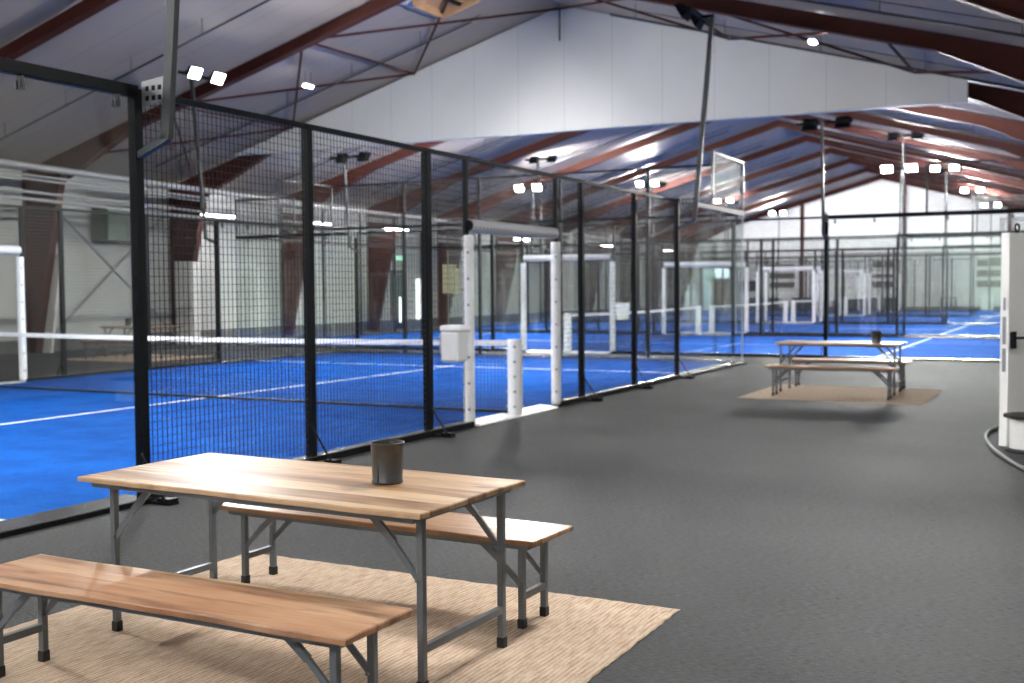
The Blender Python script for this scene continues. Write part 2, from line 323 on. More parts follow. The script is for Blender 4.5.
# far gable wall with two glazed openings near its left end
W1, W2 = (-17.25, -16.45, 2.62), (-15.95, -13.55, 2.72)
b = MB(); b.prism([(XL, 0), (W1[0], 0), (W1[0], W1[2]), (W1[1], W1[2]), (W1[1], 0), (W2[0], 0), (W2[0], W2[2]), (W2[1], W2[2]), (W2[1], 0), (XR, 0), (XR, roofz(XR)), (RX, RZ), (XL, roofz(XL))], 'y', YF, YF+.2)
struct('wall_far', b, M['farwall'], 'white gable end wall at the far end of the hall', cat='wall')
for i, (w, lb) in enumerate(((W1, 'narrow bright glazed door in the far left corner with greenery outside'), (W2, 'wide bright glazed opening around a brown door in the far wall'))):
    t = bpy.data.objects.new('window_%d' % (i+1), None); COL.objects.link(t); t.location = ((w[0]+w[1])/2, YF+.06, 0); t['kind'] = 'structure'; tag(t, lb, 'window')
    h = (w[1]-w[0])/2
    f = MB()
    for x in (-h, h-.07): f.box(x, x+.07, 0, .08, 0, w[2])
    f.box(-h+.07, h-.07, 0, .08, w[2]-.07, w[2]); f.box(-h+.07, h-.07, 0, .08, 0, .07)
    if i: f.box(-h+.07, h-.07, 0, .08, 2.02, 2.09); f.box(.55, .62, 0, .08, .07, 2.02); f.box(-.63, -.56, 0, .08, .07, 2.02)
    f.obj('window_frame', M['casing'], t)
    MB().box(-h+.05, h-.05, .035, .045, .05, w[2]-.05).obj('window_pane', M['pane'], t)
    if i: MB().box(-.54, .53, -.01, .09, .08, 2.0).obj('door_leaf', M['browndoor'], t)
b = MB(); b.box(-40, 20, YF+.2, 100, -.12, -.02); struct('ground', b, M['paving'], 'pale paving outside the far glazed doors', cat='ground')
b = MB(); b.box(-45, 12, 69.2, 69.4, -.12, 1.72); struct('wall_garden', b, M['paving'], 'pale garden wall outside the far glazed doors', cat='wall')
b = MB()
for k in range(260):
    x = -22+random.random()*4.6; y = 70+random.random()*1.8; z = 1.75+random.random()*2.4; r = .16+random.random()*.22
    a = random.random()*PI
    for q in range(2):
        c, s_ = math.cos(a+q*1.6)*r, math.sin(a+q*1.6)*r; dz = r*(random.random()-.5)
        b._add([(x-c, y-s_, z-r), (x+c, y+s_, z-r+dz), (x+c, y+s_, z+r), (x-c, y-s_, z+r-dz)], [(0,1,2,3)])
t = tag(b.obj('hedge', M['leaf']), 'green foliage outside the glazed door in the far left corner', 'hedge')
MB().tube([(-19, 71, -.02), (-18.9, 70.9, 1.2), (-19.1, 71, 2.6)], [.12, .09, .05], 8).obj('trunk', M['browndoor'], t)
b = MB(); b.box(XL, XL+.06, YN, YF, 0, .32); struct('baseboard_left', b, M['plinth'], 'dark concrete plinth along the long wall beyond the nearest court', cat='plinth')
b = MB(); b.box(XL+.06, XR, YF-.05, YF, 0, .25)
# split so the plinth does not cross the glazed openings
b = MB()
for x0, x1 in ((XL+.06, W1[0]), (W1[1], W2[0]), (W2[1], XR)): b.box(x0, x1, YF-.05, YF, 0, .25)
struct('baseboard_far', b, M['plinth'], 'grey plinth along the far gable wall', cat='plinth')

# portal frames every 5 m: tapered columns and haunched rafters, web + flanges
frames = [-6.55+5*k for k in range(15)]
ordw = ['first', 'second', 'third', 'fourth', 'fifth', 'sixth', 'seventh', 'eighth', 'ninth', 'tenth', 'eleventh', 'twelfth', 'thirteenth', 'fourteenth', 'fifteenth']
def isec(poly, y, flange_edges, fw=.2, name='', label='', cat=''):
    m = MB(); m.prism(poly, 'y', y-.012, y+.012)
    for p, q in flange_edges:
        m.bar((p[0], y, p[1]), (q[0], y, q[1]), fw, .022, up=(-(q[1]-p[1]), 0, q[0]-p[0]))
    return struct(name, m, M['red'], label, cat=cat)
MID = 4                                    # frame at y = 13.45
for i, y in enumerate(frames):
    y = y if abs(y-63.45) > .3 else 63.3
    where = 'in the %s red steel frame counted from the viewer' % ordw[i]
    for side in (0, 1):
        sg = -1 if side == 0 else 1; X = XL if side == 0 else XR
        f = (lambda d: X - sg*d)           # d metres inwards from the wall
        eave = roofz(X)-.02
        A, B_, Cc, D = (f(.05), .0), (f(.33), .0), (f(1.33), 4.2), (f(.05), eave)
        top_in = (f(1.33), roofz(f(1.33))-.02)
        isec([A, B_, Cc, top_in, D], y, [(B_, Cc), (A, D)], name='column',
             label='tapered red steel column at the %s wall, %s' % ('left' if side == 0 else 'right', where), cat='column')
        h1, h2 = f(1.35), f(3.75)
        dep = .31
        p0 = (h1, roofz(h1)-.03); p1 = (RX, RZ-.03); p2 = (RX, RZ-dep); p3 = (h2, roofz(h2)-dep); p4 = (h1, 4.205)
        isec([p0, p1, p2, p3, p4], y, [(p2, p3), (p3, p4)], name='rafter',
             label='haunched red steel rafter on the %s roof slope, %s' % ('left' if side == 0 else 'right', where), cat='beam')
# wall and roof bracing in the bay before the hanging gable
def rz_(x): return roofz(x)-.13
nodes = [-16.2, -12.65, -8.85, RX, -.85, 2.95, 6.6]
Y0, Y1 = 13.5, 17.95
def rod(p, q, label, r=.028, m='red', name='bracing_rod'):
    o = MB().tube([p, q], r, 6).obj(name, M[m]); o['kind'] = 'structure'; tag(o, label, 'bracing rod')
nn = ['left eave', 'lower left slope', 'upper left slope', 'ridge', 'upper right slope', 'lower right slope', 'right eave']
def rr(a, b, lb): rod((nodes[a], Y0, rz_(nodes[a])), (nodes[b], Y1, rz_(nodes[b])+.03), lb)
for a in range(len(nodes)-1):
    rr(a, a+1, 'thin red roof bracing rod running from the %s towards the %s at the hanging gable' % (nn[a], nn[a+1]))
    rr(a+1, a, 'thin red roof bracing rod running from the %s back to the %s at the hanging gable' % (nn[a+1], nn[a]))
for a in (1, 2, 4, 5): rr(a, a, 'thin red roof strut running straight from the %s to the hanging gable' % nn[a])
rod((RX, Y1-.05, RZ-.85), (RX, Y1-.05, RZ-.08), 'short dark hanger rod at the peak of the hanging gable', .022, 'cond', 'hanger_rod')
for k, (y0, z0, y1, z1) in enumerate(((13.7, .25, 18.2, 3.95), (13.7, 3.95, 18.2, .25))):
    rod((XL+.35, y0, z0), (XL+.35, y1, z1), ('rising' if k == 0 else 'falling')+' diagonal tube of the cross brace on the left wall', .035, 'galv')
# hanging gable of pale boards
b = MB(); b.prism([(-14.75, 5.22), (3.95, 5.16), (3.95, roofz(3.95)-.02), (RX, RZ-.02)], 'y', 18.02, 18.2)
struct('wall_hanging_gable', b, M['bulk'], 'large pale hanging gable of boards under the roof', cat='wall')

# conduits under the roof, one per bay and slope, with small hooks
for i in range(3, 14):
    y = frames[i]-2.5
    for side in (0, 1):
        if side == 0: xs = (-15.6, -6.1)
        else: xs = (-2.8, 6.6)
        t = thing('ceiling_conduit', 'dark conduit with hooks under the %s roof slope, %s bay from the viewer' % ('left' if side == 0 else 'right', ordw[i]), 'conduit', (xs[0], y, 0))
        w = xs[1]-xs[0]
        z0, z1 = roofz(xs[0])-.32, roofz(xs[1])-.32
        MB().tube([(0, 0, z0), (w, 0, z1)], .022, 6).obj('tube', M['cond'], t)
        MB().tube([(0, .42, z0+.24), (w, .42, z1+.24)], .009, 5).obj('cable', M['cond'], t)
        for q in range(5):
            x = w*(q+.3)/5; z = z0+(z1-z0)*x/w
            MB().tube([(x, 0, z), (x, 0, z+.34)], .008, 5).obj('hanger', M['cond'], t)

# skylights
for (x, y, lb) in ((-6.05, 14.75, 'open wooden skylight well in the left roof slope before the hanging gable'), (-4.0-1.9, 29.4, 'wooden skylight well in the roof beyond the hanging gable')):
    t = thing('skylight', lb, 'skylight', (x, y, roofz(x)-.02)); t.rotation_euler = (0, -math.atan(SL), 0)
    k = MB()
    for a0, a1, c0, c1 in ((-.75, .75, -.85, -.6), (-.75, .75, .6, .85), (-.75, -.5, -.6, .6), (.5, .75, -.6, .6)): k.box(a0, a1, c0, c1, -.05, 0)
    k.obj('curb', M['skycurb'], t)
    k = MB()
    for a0, a1, c0, c1 in ((-.5, .5, -.6, -.56), (-.5, .5, .56, .6), (-.5, -.46, -.56, .56), (.46, .5, -.56, .56)): k.box(a0, a1, c0, c1, -.22, -.0)
    k.obj('timber_lining', M['skywell'], t)
    k = MB(); k.box(-.46, .46, -.56, .56, -.03, -.01); k.obj('hatch', M['skywell'], t)
    k = MB(); k.box(-.03, .03, -.56, .56, -.12, -.06); k.obj('hatch_bar', M['black'], t)

# pipes along the left wall
for (x, z0, r, lb) in ((-15.5, 4.19, .075, 'thick grey pipe, topmost of the pipes along the left wall'), (-15.46, 3.98, .026, 'thin grey pipe just under the thick one along the left wall'),
                  (-15.46, 3.89, .026, 'second thin grey pipe under the thick one along the left wall'), (-15.5, 3.60, .034, 'grey pipe above the lowest one along the left wall'), (-15.46, 3.43, .042, 'lowest grey pipe along the left wall')):
    pts = [(x, -8, z0+.27), (x, 11, z0+.24), (x, 21, z0), (x, 35, z0-.19), (x, 62, z0-.24)]
    o = tag(MB().tube(pts, r, 10).obj('wall_pipe', M['pipe']), lb, 'pipe')
    if r == .075:
        for y, z in ((8.45, 4.46), (13.45, 4.37), (18.45, 4.25), (23.45, 4.16), (28.45, 4.09), (33.45, 4.02), (38.45, 3.98), (43.45, 3.97), (48.45, 3.96)):
            MB().tube([(x, y, z), (x, y, roofz(x)-.3)], .012, 6).obj('hanger', M['galv'], o)
# green heater box on the left wall
t = thing('wall_heater', 'dark green box unit high on the left wall above the brace', 'heater', (XL+.45, 16.1, 2.86))
MB().box(-.3, .3, -.7, .7, 0, .92).obj('casing', M['greenbox'], t, .02)
g = MB()
for q in range(9): g.box(.3, .33, -.05, .62, .1+q*.085, .14+q*.085)
g.obj('grille', M['cond'], t)
g = MB(); g.box(-.45, -.3, -.5, -.44, .3, .7); g.box(-.45, -.3, .44, .5, .3, .7); g.obj('wall_bracket', M['galv'], t)
# casings around column feet and the board
for (y, z0, z1, w, mt, lb) in ((18.45, 0, 2.36, .62, 'casing', 'pale boxed casing around the lower half of a red column'), (33.45, 1.34, 2.5, .62, 'yboard', 'yellowish board fixed to a red column by the left wall')):
    o = MB().box(XL+.28, XL+.28+w, y-.16, y+.16, z0, z1).obj('column_casing', M[mt], None, .006); tag(o, lb, 'casing')
o = MB().prism([(XL+.34, 0), (XL+.6, 0), (XL+1.06, 2.45), (XL+.80, 2.45)], 'y', 13.6, 13.68).obj('column_casing', M['casing']); tag(o, 'slanting pale board along a red column by the left wall', 'board')
# exit door and sign on the left wall
t = thing('door_1', 'dark green exit door in the left wall beyond the second column', 'door', (XL, 30.42, 0)); t['kind'] = 'structure'
MB().box(.0, .06, -.42, .42, 0, 2.16).obj('door_leaf', M['doordark'], t)
MB().box(.06, .075, -.02, .1, .25, 1.2).obj('glazing_strip', M['slit'], t)
MB().box(.06, .12, .28, .36, 1.0, 1.04).obj('handle', M['galv'], t)
f = MB(); f.box(0, .08, -.5, -.42, 0, 2.24); f.box(0, .08, .42, .5, 0, 2.24); f.box(0, .08, -.42, .42, 2.16, 2.24); f.obj('door_frame', M['cond'], t)
t = thing('exit_sign', 'small lit green exit sign above the door in the left wall', 'sign', (XL, 30.5, 2.6))
MB().box(0, .05, -.22, .22, 0, .2).obj('housing', M['white'], t)
MB().box(.05, .056, -.2, .2, .02, .18).obj('face', M['exit'], t)
g = MB(); g.prism([(-.02, .06), (.06, .06), (.06, .03), (.13, .1), (.06, .17), (.06, .14), (-.02, .14)], 'x', .057, .06); g.box(.057, .06, -.14, -.07, .04, .16); g.obj('arrow_mark', M['white'], t)
o = tag(MB().box(XL, XL+.04, 31.75, 31.98, .05, 1.92).obj('slit_window', M['slit']), 'tall narrow lit window slit in the left wall beside the exit door', 'window'); o['kind'] = 'structure'

# strip lights along the left wall and under the roof
def strip(loc, rz, label, ln=1.35):
    t = thing('strip_light', label, 'strip light', loc, rz)
    MB().box(-ln/2, ln/2, -.05, .05, 0, .05).obj('housing', M['white'], t)
    MB().box(-ln/2+.03, ln/2-.03, -.045, .045, -.03, 0).obj('diffuser', M['tube'], t)
    g = MB()
    for x in (-ln*.35, ln*.35): g.tube([(x, 0, .05), (x, 0, .32)], .008, 5)
    g.obj('hanger', M['cond'], t)
    return t
for k, y in enumerate((4.0, 19.0, 23.75, 28.4, 38.5, 48.4, 57.9)):
    t = strip((-16.2, y, 3.68), PI/2, 'lit white strip light under the pipes, %s along the left wall from the viewer' % ordw[k])
for (x, y, lb) in ((-9.8, 14.9, 'lit strip light under the left roof slope near the hanging gable'), (1.6, 14.9, 'lit strip light under the right roof slope near the hanging gable'),
                   ):
    strip((x, y, roofz(x)-(.52 if x < 0 else .3)), PI/2, lb, .3)

# fill lamps added out of view to brighten the near end of the hall
M['bay'] = emit('added_fill_diffuser', (1, .985, .96), 108)
for (x, y, lb) in ((-12.5, -9.0, 'added unseen fill lamp over the near end by the left wall'), (-7.5, -9.0, 'added unseen fill lamp over the near end left of the ridge'), (-2.0, -8.5, 'added unseen fill lamp over the near end right of the ridge'),
                   (4.0, -8.8, 'added unseen fill lamp over the walkway behind the viewer'), (4.6, 1.2, 'added unseen fill lamp over the walkway beyond the near table')):
    t = thing('added_fill_lamp', lb, 'added fill lamp', (x, y, roofz(x)-.75))
    MB().lathe([(.001, .16), (.07, .16), (.14, .12), (.43, .02), (.44, 0)], 24).obj('shade', M['galv'], t)
    l = MB(); l._add([(.42*math.cos(2*PI*k/24), .42*math.sin(2*PI*k/24), .004) for k in range(24)], [tuple(reversed(range(24)))])
    me = l.mesh('diffuser', M['bay'])
    if me.polygons[0].normal.z > 0: me.flip_normals()
    link('diffuser', me, t)
    MB().tube([(0, 0, .16), (0, 0, .74)], .012, 6).obj('stem', M['black'], t)

# ------------------------------------------------------------------ padel court parts (local: x along the fence 0..20, y outwards, z up)
WV, WH, WT = .05, .06, .0042
def wire_mesh(w, z0, z1):
    m = MB(); h = WT/2
    n = int(round(w/WV))
    def bx(x0, x1, y0, y1, a, c):
        m._add([(x0,y0,a),(x1,y0,a),(x1,y1,a),(x0,y1,a),(x0,y0,c),(x1,y0,c),(x1,y1,c),(x0,y1,c)],
               [(0,1,5,4),(1,2,6,5),(2,3,7,6),(3,0,4,7)])
    for i in range(n+1):
        x = w*i/n; bx(x-h, x+h, -h, h, z0, z1)
    k = int(round((z1-z0)/WH))
    for i in range(k+1):
        z = z0+(z1-z0)*i/k
        m._add([(0,-h,z-h),(0,h,z-h),(0,h,z+h),(0,-h,z+h),(w,-h,z-h),(w,h,z-h),(w,h,z+h),(w,-h,z+h)], [(0,1,5,4),(1,2,6,5),(2,3,7,6),(3,0,4,7)])
    me = bpy.data.meshes.new('mesh_panel'); me.from_pydata(m.v, [], m.f); me.materials.append(M['black_wire'])
    return me
WM = {(2., 0): wire_mesh(2., .10, 2.96), (.82, 0): wire_mesh(.82, .10, 2.96), (2.36, 1): wire_mesh(2.36, 2.3, 2.96), (2., 2): wire_mesh(2., 3.04, 3.97)}
def mpanel(parent, x, w, kind):
    o = link('mesh_panel', WM[(w, kind)], parent); o.location = (x, 0, 0); return o

def glass_panel_mesh(w, z0, z1):
    return MB().box(0, w, -.006, .006, z0, z1).mesh('glass_panel', M['glass'])
GP = glass_panel_mesh(1.985, .07, 2.93)
def post_mesh(h, s=.072):
    return MB().box(-s/2, s/2, -s/2, s/2, 0, h).mesh('post', M['black'])
P3, P4, P3S = post_mesh(2.96), post_mesh(4.0, .06), post_mesh(2.96, .05)
FOOT = MB().box(-.05, .05, .03, .29, 0, .022).box(-.045, .045, .17, .29, .022, .045).mesh('foot_plate', M['black'])
STRUT = MB().tube([(0, .03, .36), (0, .25, .04)], .011, 7).mesh('strut', M['black'])
CLIP = MB().box(-.01, .01, -.015, .03, 2.89, 2.94).box(-.022, .022, -.024, -.008, 2.845, 2.9).box(-.022, .022, .008, .024, 2.845, 2.9).tube([(0, -.03, 2.872), (0, .032, 2.872)], .012, 8).mesh('glass_clip', M['pole'])
def pad_mesh():
    m = MB(); m.cur = 0
    n = 20; 
    for i in range(14):
        z0 = .03+i*.15; m.lathe([(.001, z0), (.058, z0), (.063, z0+.02), (.063, z0+.13), (.058, z0+.15), (.001, z0+.15)] if i in (0, 13) else [(.06, z0), (.064, z0+.02), (.064, z0+.13), (.06, z0+.15)], 14)
    m.cur = 1
    for i in range(7):
        z = .2+i*.29
        for a in (.5, 2.6, 4.4): m.box(.06*math.cos(a)-.012, .06*math.cos(a)+.012, .06*math.sin(a)-.012, .06*math.sin(a)+.012, z-.014, z+.014)
    return m.mesh('post_pad', [M['pad'], M['button']])
PAD = pad_mesh()
def header_mesh():
    m = MB(); m.tube([(8.88, .0, 2.24), (11.12, .0, 2.24)], .068, 16, caps=False)
    for i in range(27):
        x = 8.91+i*.084; m.tube([(x-.026, 0, 2.24), (x+.026, 0, 2.24)], .074, 16, caps=False)
    m.cur = 1
    for x in (8.885, 11.115): m.tube([(x-.003, 0, 2.24), (x+.003, 0, 2.24)], .062, 16)
    m.cur = 2
    for i in range(26):
        x = 8.95+i*.084; m.box(x-.01, x+.01, .06, .074, 2.21, 2.23)
    return m.mesh('header_pad', [M['padgrey'], M['black'], M['button']])
HEADER = header_mesh()
def make_side_fence():
    t = thing('court_fence', 'x', 'court fence')
    for x in (4, 6, 8, 12, 14, 16):
        o = link('post', P3, t); o.location = (x, .0, 0)
        o = link('foot_plate', FOOT, t); o.location = (x, 0, 0)
        o = link('strut', STRUT, t); o.location = (x+.05, 0, 0)
    for x in (8.82, 11.18):
        o = link('post', P3S, t); o.location = (x, .0, 0)
        o = link('post_pad', PAD, t); o.location = (x+(.03 if x < 10 else -.03), .012, 0)
    link('header_pad', HEADER, t)
    for x, w, k in ((4, 2., 0), (6, 2., 0), (8, .82, 0), (8.82, 2.36, 1), (11.18, .82, 0), (12, 2., 0), (14, 2., 0), (0, 2., 2), (18, 2., 2)): mpanel(t, x, w, k)
    for x in (0.008, 2.008, 16.008, 18.008):
        o = link('glass_panel', GP, t); o.location = (x, 0, 0)
    for x in (.4, 1.6, 3.02, 3.82, 16.18, 16.98, 18.4, 19.6):
        o = link('glass_clip', CLIP, t); o.location = (x, 0, 0)
    b = MB(); b.box(4, 16, -.025, .025, 2.955, 3.0); b.box(0, 4.0, -.04, .04, 2.935, 3.02); b.box(16, 20, -.04, .04, 2.935, 3.02); b.obj('top_rail', M['black'], t, .004)
    b = MB()
    for x0, x1 in ((4.0, 8.86), (11.14, 16.0)): b.box(x0, x1, -.045, .070, .062, .068); b.cur = 1; b.box(x0, x1, -.045, .075, 0, .062); b.cur = 0
    for x0, x1 in ((0, 4.0), (16.0, 20)): b.cur = 0; b.box(x0, x1, -.2, .09, .035, .042); b.cur = 1; b.box(x0, x1, -.2, .1, 0, .035); b.cur = 0
    b.obj('base_rail', [M['railtop'], M['black']], t, .003)
    b = MB(); b.prism([(-.20, 0), (.09, 0), (.075, .02), (-.17, .03)], 'x', 8.96, 11.04); b.obj('threshold', M['alu'], t)
    for x0 in (0, 18):
        f = MB()
        for x in (x0, x0+2): f.box(x-.02, x+.02, -.02, .02, 3.02, 4.0)
        f.box(x0-.02, x0+2.02, -.02, .02, 3.97, 4.01); f.obj('upper_frame', M['pole'], t)
    return t
def make_end_wall():
    t = thing('end_wall', 'x', 'glass end wall')
    for i in range(5):
        o = link('glass_panel', GP, t); o.location = (2*i+.008, 0, 0)
        mpanel(t, 2*i, 2., 2)
    for i in range(1, 5):
        o = link('post', P4, t); o.location = (2*i, .05, 0)
        o = link('glass_clip', CLIP, t); o.location = (2*i, 0, 0)
    b = MB(); b.box(0, 10, -.03, .03, 2.94, 3.0); b.obj('middle_rail', M['black'], t)
    b = MB(); b.box(0, 10, -.02, .02, 3.96, 4.0); b.obj('top_rail', M['black'], t)
    b = MB(); b.box(.05, 9.95, -.045, .075, 0, .068); b.obj('base_rail', M['railtop'], t, .006)
    f = MB()
    for x in (0, 10): f.box(x-.012, x+.012, -.012, .012, .07, 2.94)
    f.obj('corner_strip', M['galv'], t)
    return t
LAMP = bpy.data.lights.new('flood', 'SPOT'); LAMP.energy = 1750; LAMP.spot_size = math.radians(135); LAMP.spot_blend = .75; LAMP.shadow_soft_size = .13; LAMP.color = (1, .985, .96)
# light poles: local origin at the post foot, y outwards
def make_pole(top):
    t = thing('light_pole', 'x', 'light pole')
    sl = .30/3.3
    def yy(z): return .30+(z-2.62)*sl
    MB().bar((0, yy(2.62), 2.62), (0, yy(top), top), .05, .075, up=(0, 1, 0)).obj('shaft', M['pole'], t)
    b = MB(); b.bar((0, .03, 2.52), (0, .31, 2.63), .05, .05); b.obj('foot_bracket', M['pole'], t)
    b = MB(); b.prism([(.04, 2.86), (.32, 2.92), (.32, 3.08), (.04, 3.05)], 'x', -.035, -.029)
    b.cur = 1
    for i in range(4):
        for j in range(2): b.box(-.037, -.028, .075+i*.06, .11+i*.06, 2.91+j*.07, 2.945+j*.07)
    b.obj('mounting_plate', [M['galv'], M['black']], t)
    MB().bar((-.58, yy(top)-.2, top), (.58, yy(top)-.2, top), .05, .06).bar((0, yy(top)+.02, top-.02), (0, yy(top)-.2, top-.02), .05, .05).obj('crossarm', M['black'], t)
    for x in (-.34, .34):
        h = MB()
        # floodlight head tilted down towards the court (towards -y)
        c = Vector((x, yy(top)-.38, top+.02)); d = Vector((0, -.86, -.51)).normalized(); u = Vector((0, -.51, .86)).normalized(); w = Vector((1, 0, 0))
        def P(a, q, r): return c+w*a+u*q+d*r
        vs = [P(a, q, r) for a, q, r in ((-.17,-.13,.05),(.17,-.13,.05),(.17,.13,.05),(-.17,.13,.05),(-.13,-.09,-.06),(.13,-.09,-.06),(.13,.09,-.06),(-.13,.09,-.06))]
        h._add(vs, [(4,5,6,7),(0,1,5,4),(1,2,6,5),(2,3,7,6),(3,0,4,7),(0,1,2,3)])
        for q in range(5):
            a = -.1+q*.05; h.bar(P(a, -.08, -.06), P(a, .08, -.06), .008, .05, up=d)
        h.bar(P(-.15, 0, -.02), (x-.15, yy(top)-.2, top), .01, .04, up=(1,0,0)); h.bar(P(.15, 0, -.02), (x+.15, yy(top)-.2, top), .01, .04, up=(1,0,0))
        o = h.obj('floodlight', M['black'], t)
        l = MB(); l._add([P(-.15,-.11,.056), P(.15,-.11,.056), P(.15,.11,.056), P(-.15,.11,.056)], [(0,1,2,3)])
        me = l.mesh('lens', M['flood'])
        if me.polygons[0].normal.dot(d) < 0: me.flip_normals()
        link('lens', me, o)
        ld = LAMP
        lo = bpy.data.objects.new('lamp', ld); COL.objects.link(lo); lo.parent = o
        lo.location = c+d*.075; lo.rotation_euler = d.to_track_quat('-Z', 'Y').to_euler()
    return t
# net: local x across the court 0..10
def make_net():
    t = thing('padel_net', 'x', 'net')
    m = MB(); n = 200; h = .0014
    def topz(x): return .90-.03*math.sin(PI*x/10)
    for i in range(n+1):
        x = .08+9.84*i/n; s = .012*math.sin(i*.31)
        z1 = topz(x)-.02
        m._add([(x-h,-h,.05),(x+h,-h,.05),(x+h,h,.05),(x-h,h,.05),(x-h,-h,z1),(x+h,-h,z1),(x+h,h,z1),(x-h,h,z1)], [(0,1,5,4),(1,2,6,5),(2,3,7,6),(3,0,4,7)])
    for k in range(19):
        pts = []
        for i in range(0, 21):
            x = .08+9.84*i/20; pts.append((x, 0, .05+(topz(x)-.07)*k/18))
        for p, q in zip(pts, pts[1:]):
            m._add([(p[0],-h,p[2]-h),(p[0],h,p[2]-h),(p[0],h,p[2]+h),(p[0],-h,p[2]+h),(q[0],-h,q[2]-h),(q[0],h,q[2]-h),(q[0],h,q[2]+h),(q[0],-h,q[2]+h)], [(0,1,5,4),(1,2,6,5),(2,3,7,6),(3,0,4,7)])
    me = bpy.data.meshes.new('netting'); me.from_pydata(m.v, [], m.f); me.materials.append(M['black_wire']); link('netting', me, t)
    m = MB()
    for i in range(40):
        x0, x1 = .06+9.88*i/40, .06+9.88*(i+1)/40
        z0, z1 = topz(x0), topz(x1)
        m._add([(x0,-.008,z0-.05),(x1,-.008,z1-.05),(x1,-.008,z1+.012),(x0,-.008,z0+.012),(x0,.008,z0-.05),(x1,.008,z1-.05),(x1,.008,z1+.012),(x0,.008,z0+.012)],
               [(0,1,2,3),(7,6,5,4),(3,2,6,7),(1,0,4,5)])
    m.cur = 1
    for i in range(60):
        x = .2+9.6*i/59; z = topz(x); m.box(x-.008, x+.008, -.0095, .0095, z-.035, z-.022)
    m.obj('top_tape', [M['tape'], M['button']], t)
    MB().tube([(.06+9.88*i/20, 0, .045) for i in range(21)], .018, 6).obj('bottom_band', M['black_wire'], t)
    for x in (0, 10):
        p = MB(); p.lathe([(.001, .012), (.075, .012), (.088, .03), (.09, .05), (.09, .90), (.086, .925), (.001, .93)], 20, x, 0)
        p.cur = 1
        for i in range(5):
            z = .12+i*.18
            for k, a in enumerate((.4, 2.0, 3.7, 5.3)):
                p.cur = 1 if (i+k) % 3 else 2
                p.box(x+.088*math.cos(a)-.013, x+.088*math.cos(a)+.013, .088*math.sin(a)-.013, .088*math.sin(a)+.013, z-.014, z+.014)
        p.obj('padded_post', [M['pad'], M['button'], M['greenb']], t)
    return t
def make_turf():
    t = thing('turf_court', 'x', 'court surface')
    MB().box(.05, 19.95, -9.95, -.05, 0, .012).obj('turf', M['turf'], t)
    z0, z1 = .012, .0145
    for x in (3.05, 16.95): MB().box(x-.025, x+.025, -9.95, -.05, z0, z1).obj('service_line', M['line'], t)
    MB().box(2.85, 17.15, -5.025, -4.975, z0, z1+.0003).obj('centre_line', M['line'], t)
    return t
def make_bin():
    t = thing('wall_bin', 'x', 'bin')
    # hangs on the fence: local y outwards from the fence, z from its own base
    m = MB()
    def ring(z, w, d): return [(-w/2, .04, z), (w/2, .04, z), (w/2, .04+d, z), (-w/2, .04+d, z)]
    a, c = ring(0, .235, .205), ring(.335, .262, .23)
    m._add(a+c, [(3,2,1,0),(0,1,5,4),(1,2,6,5),(2,3,7,6),(3,0,4,7),(4,5,6,7)])
    m.obj('bucket', M['white'], t, .03)
    m = MB(); a, c = ring(.33, .285, .25), ring(.395, .262, .232); m._add(a+c, [(3,2,1,0),(0,1,5,4),(1,2,6,5),(2,3,7,6),(3,0,4,7),(4,5,6,7)])
    m.obj('lid', M['white'], t, .022)
    m = MB(); m.box(-.1, .1, .02, .045, .1, .3); m.obj('bracket', M['galv'], t)
    return t

SIDE, ENDW, POLE_T, POLE_S, NET, TURF, BIN = make_side_fence(), make_end_wall(), make_pole(5.98), make_pole(4.92), make_net(), make_turf(), make_bin()
first = {}
def put(proto, loc, rz, label, group=None):
    if proto.name not in first:
        first[proto.name] = 1
        KIDS[proto.name] = [(c, children(c)) for c in children(proto)]
        proto.location = loc; proto.rotation_euler = (0,0,rz); proto['label'] = label
        if group: proto['group'] = group
        return proto
    return dup(proto, loc, rz, label, group)
def court(origin, rz, nm, fl, ends, poletype, near_name, far_name, bins=True):
    """origin = corner where local x starts on the viewer-side fence; local -y goes into the court"""
    T = Matrix.Translation(Vector(origin)) @ Matrix.Rotation(rz, 4, 'Z')
    def w(x, y, z=0): return tuple(T @ Vector((x, y, z)))
    put(TURF, w(0, 0), rz, 'blue turf with white lines of %s' % nm, 'court surfaces')
    put(SIDE, w(0, 0), rz, 'black mesh and glass %s of %s' % (near_name, nm), 'court side fences')
    put(SIDE, w(20, -10), rz+PI, 'black mesh and glass %s of %s' % (far_name, nm), 'court side fences')
    for e in ends:
        if e[0] == 0: put(ENDW, w(0, -10), rz+PI/2, e[1], 'glass end walls')     # at local x = 0, outward -x
        else: put(ENDW, w(20, 0), rz-PI/2, e[1], 'glass end walls')
    put(NET, w(10, 0), rz-PI/2, 'black padel net with white top tape on %s' % nm, 'padel nets')
    for x, lr in ((4, fl[0]), (16, fl[1])):
        put(poletype, w(x, 0), rz, 'floodlight pole, %s end of %s, %s' % (lr, near_name, nm), 'floodlight poles')
        put(poletype, w(20-(20-x), -10), rz+PI, 'floodlight pole, %s end of %s, %s' % (lr, far_name, nm), 'floodlight poles')
court((0, 16, 0), -PI/2, 'the nearest court', ('far', 'near'), [(0, 'glass end wall at the far end of the nearest court, wire mesh above')], POLE_T, 'walkway side fence', 'left wall side fence')
names = ['the second court from the viewer', 'the third court from the viewer', 'the fourth court from the viewer', 'the farthest court']
for k, y in enumerate((18.15, 29.6, 41.0, 52.4)):
    court((5.2, y, 0), PI, names[k], ('right', 'left'), [(20, 'glass end wall at the left end of %s' % names[k]), (0, 'glass end wall at the right end of %s' % names[k])],
          POLE_S if k == 0 else POLE_T, 'front fence', 'rear fence')
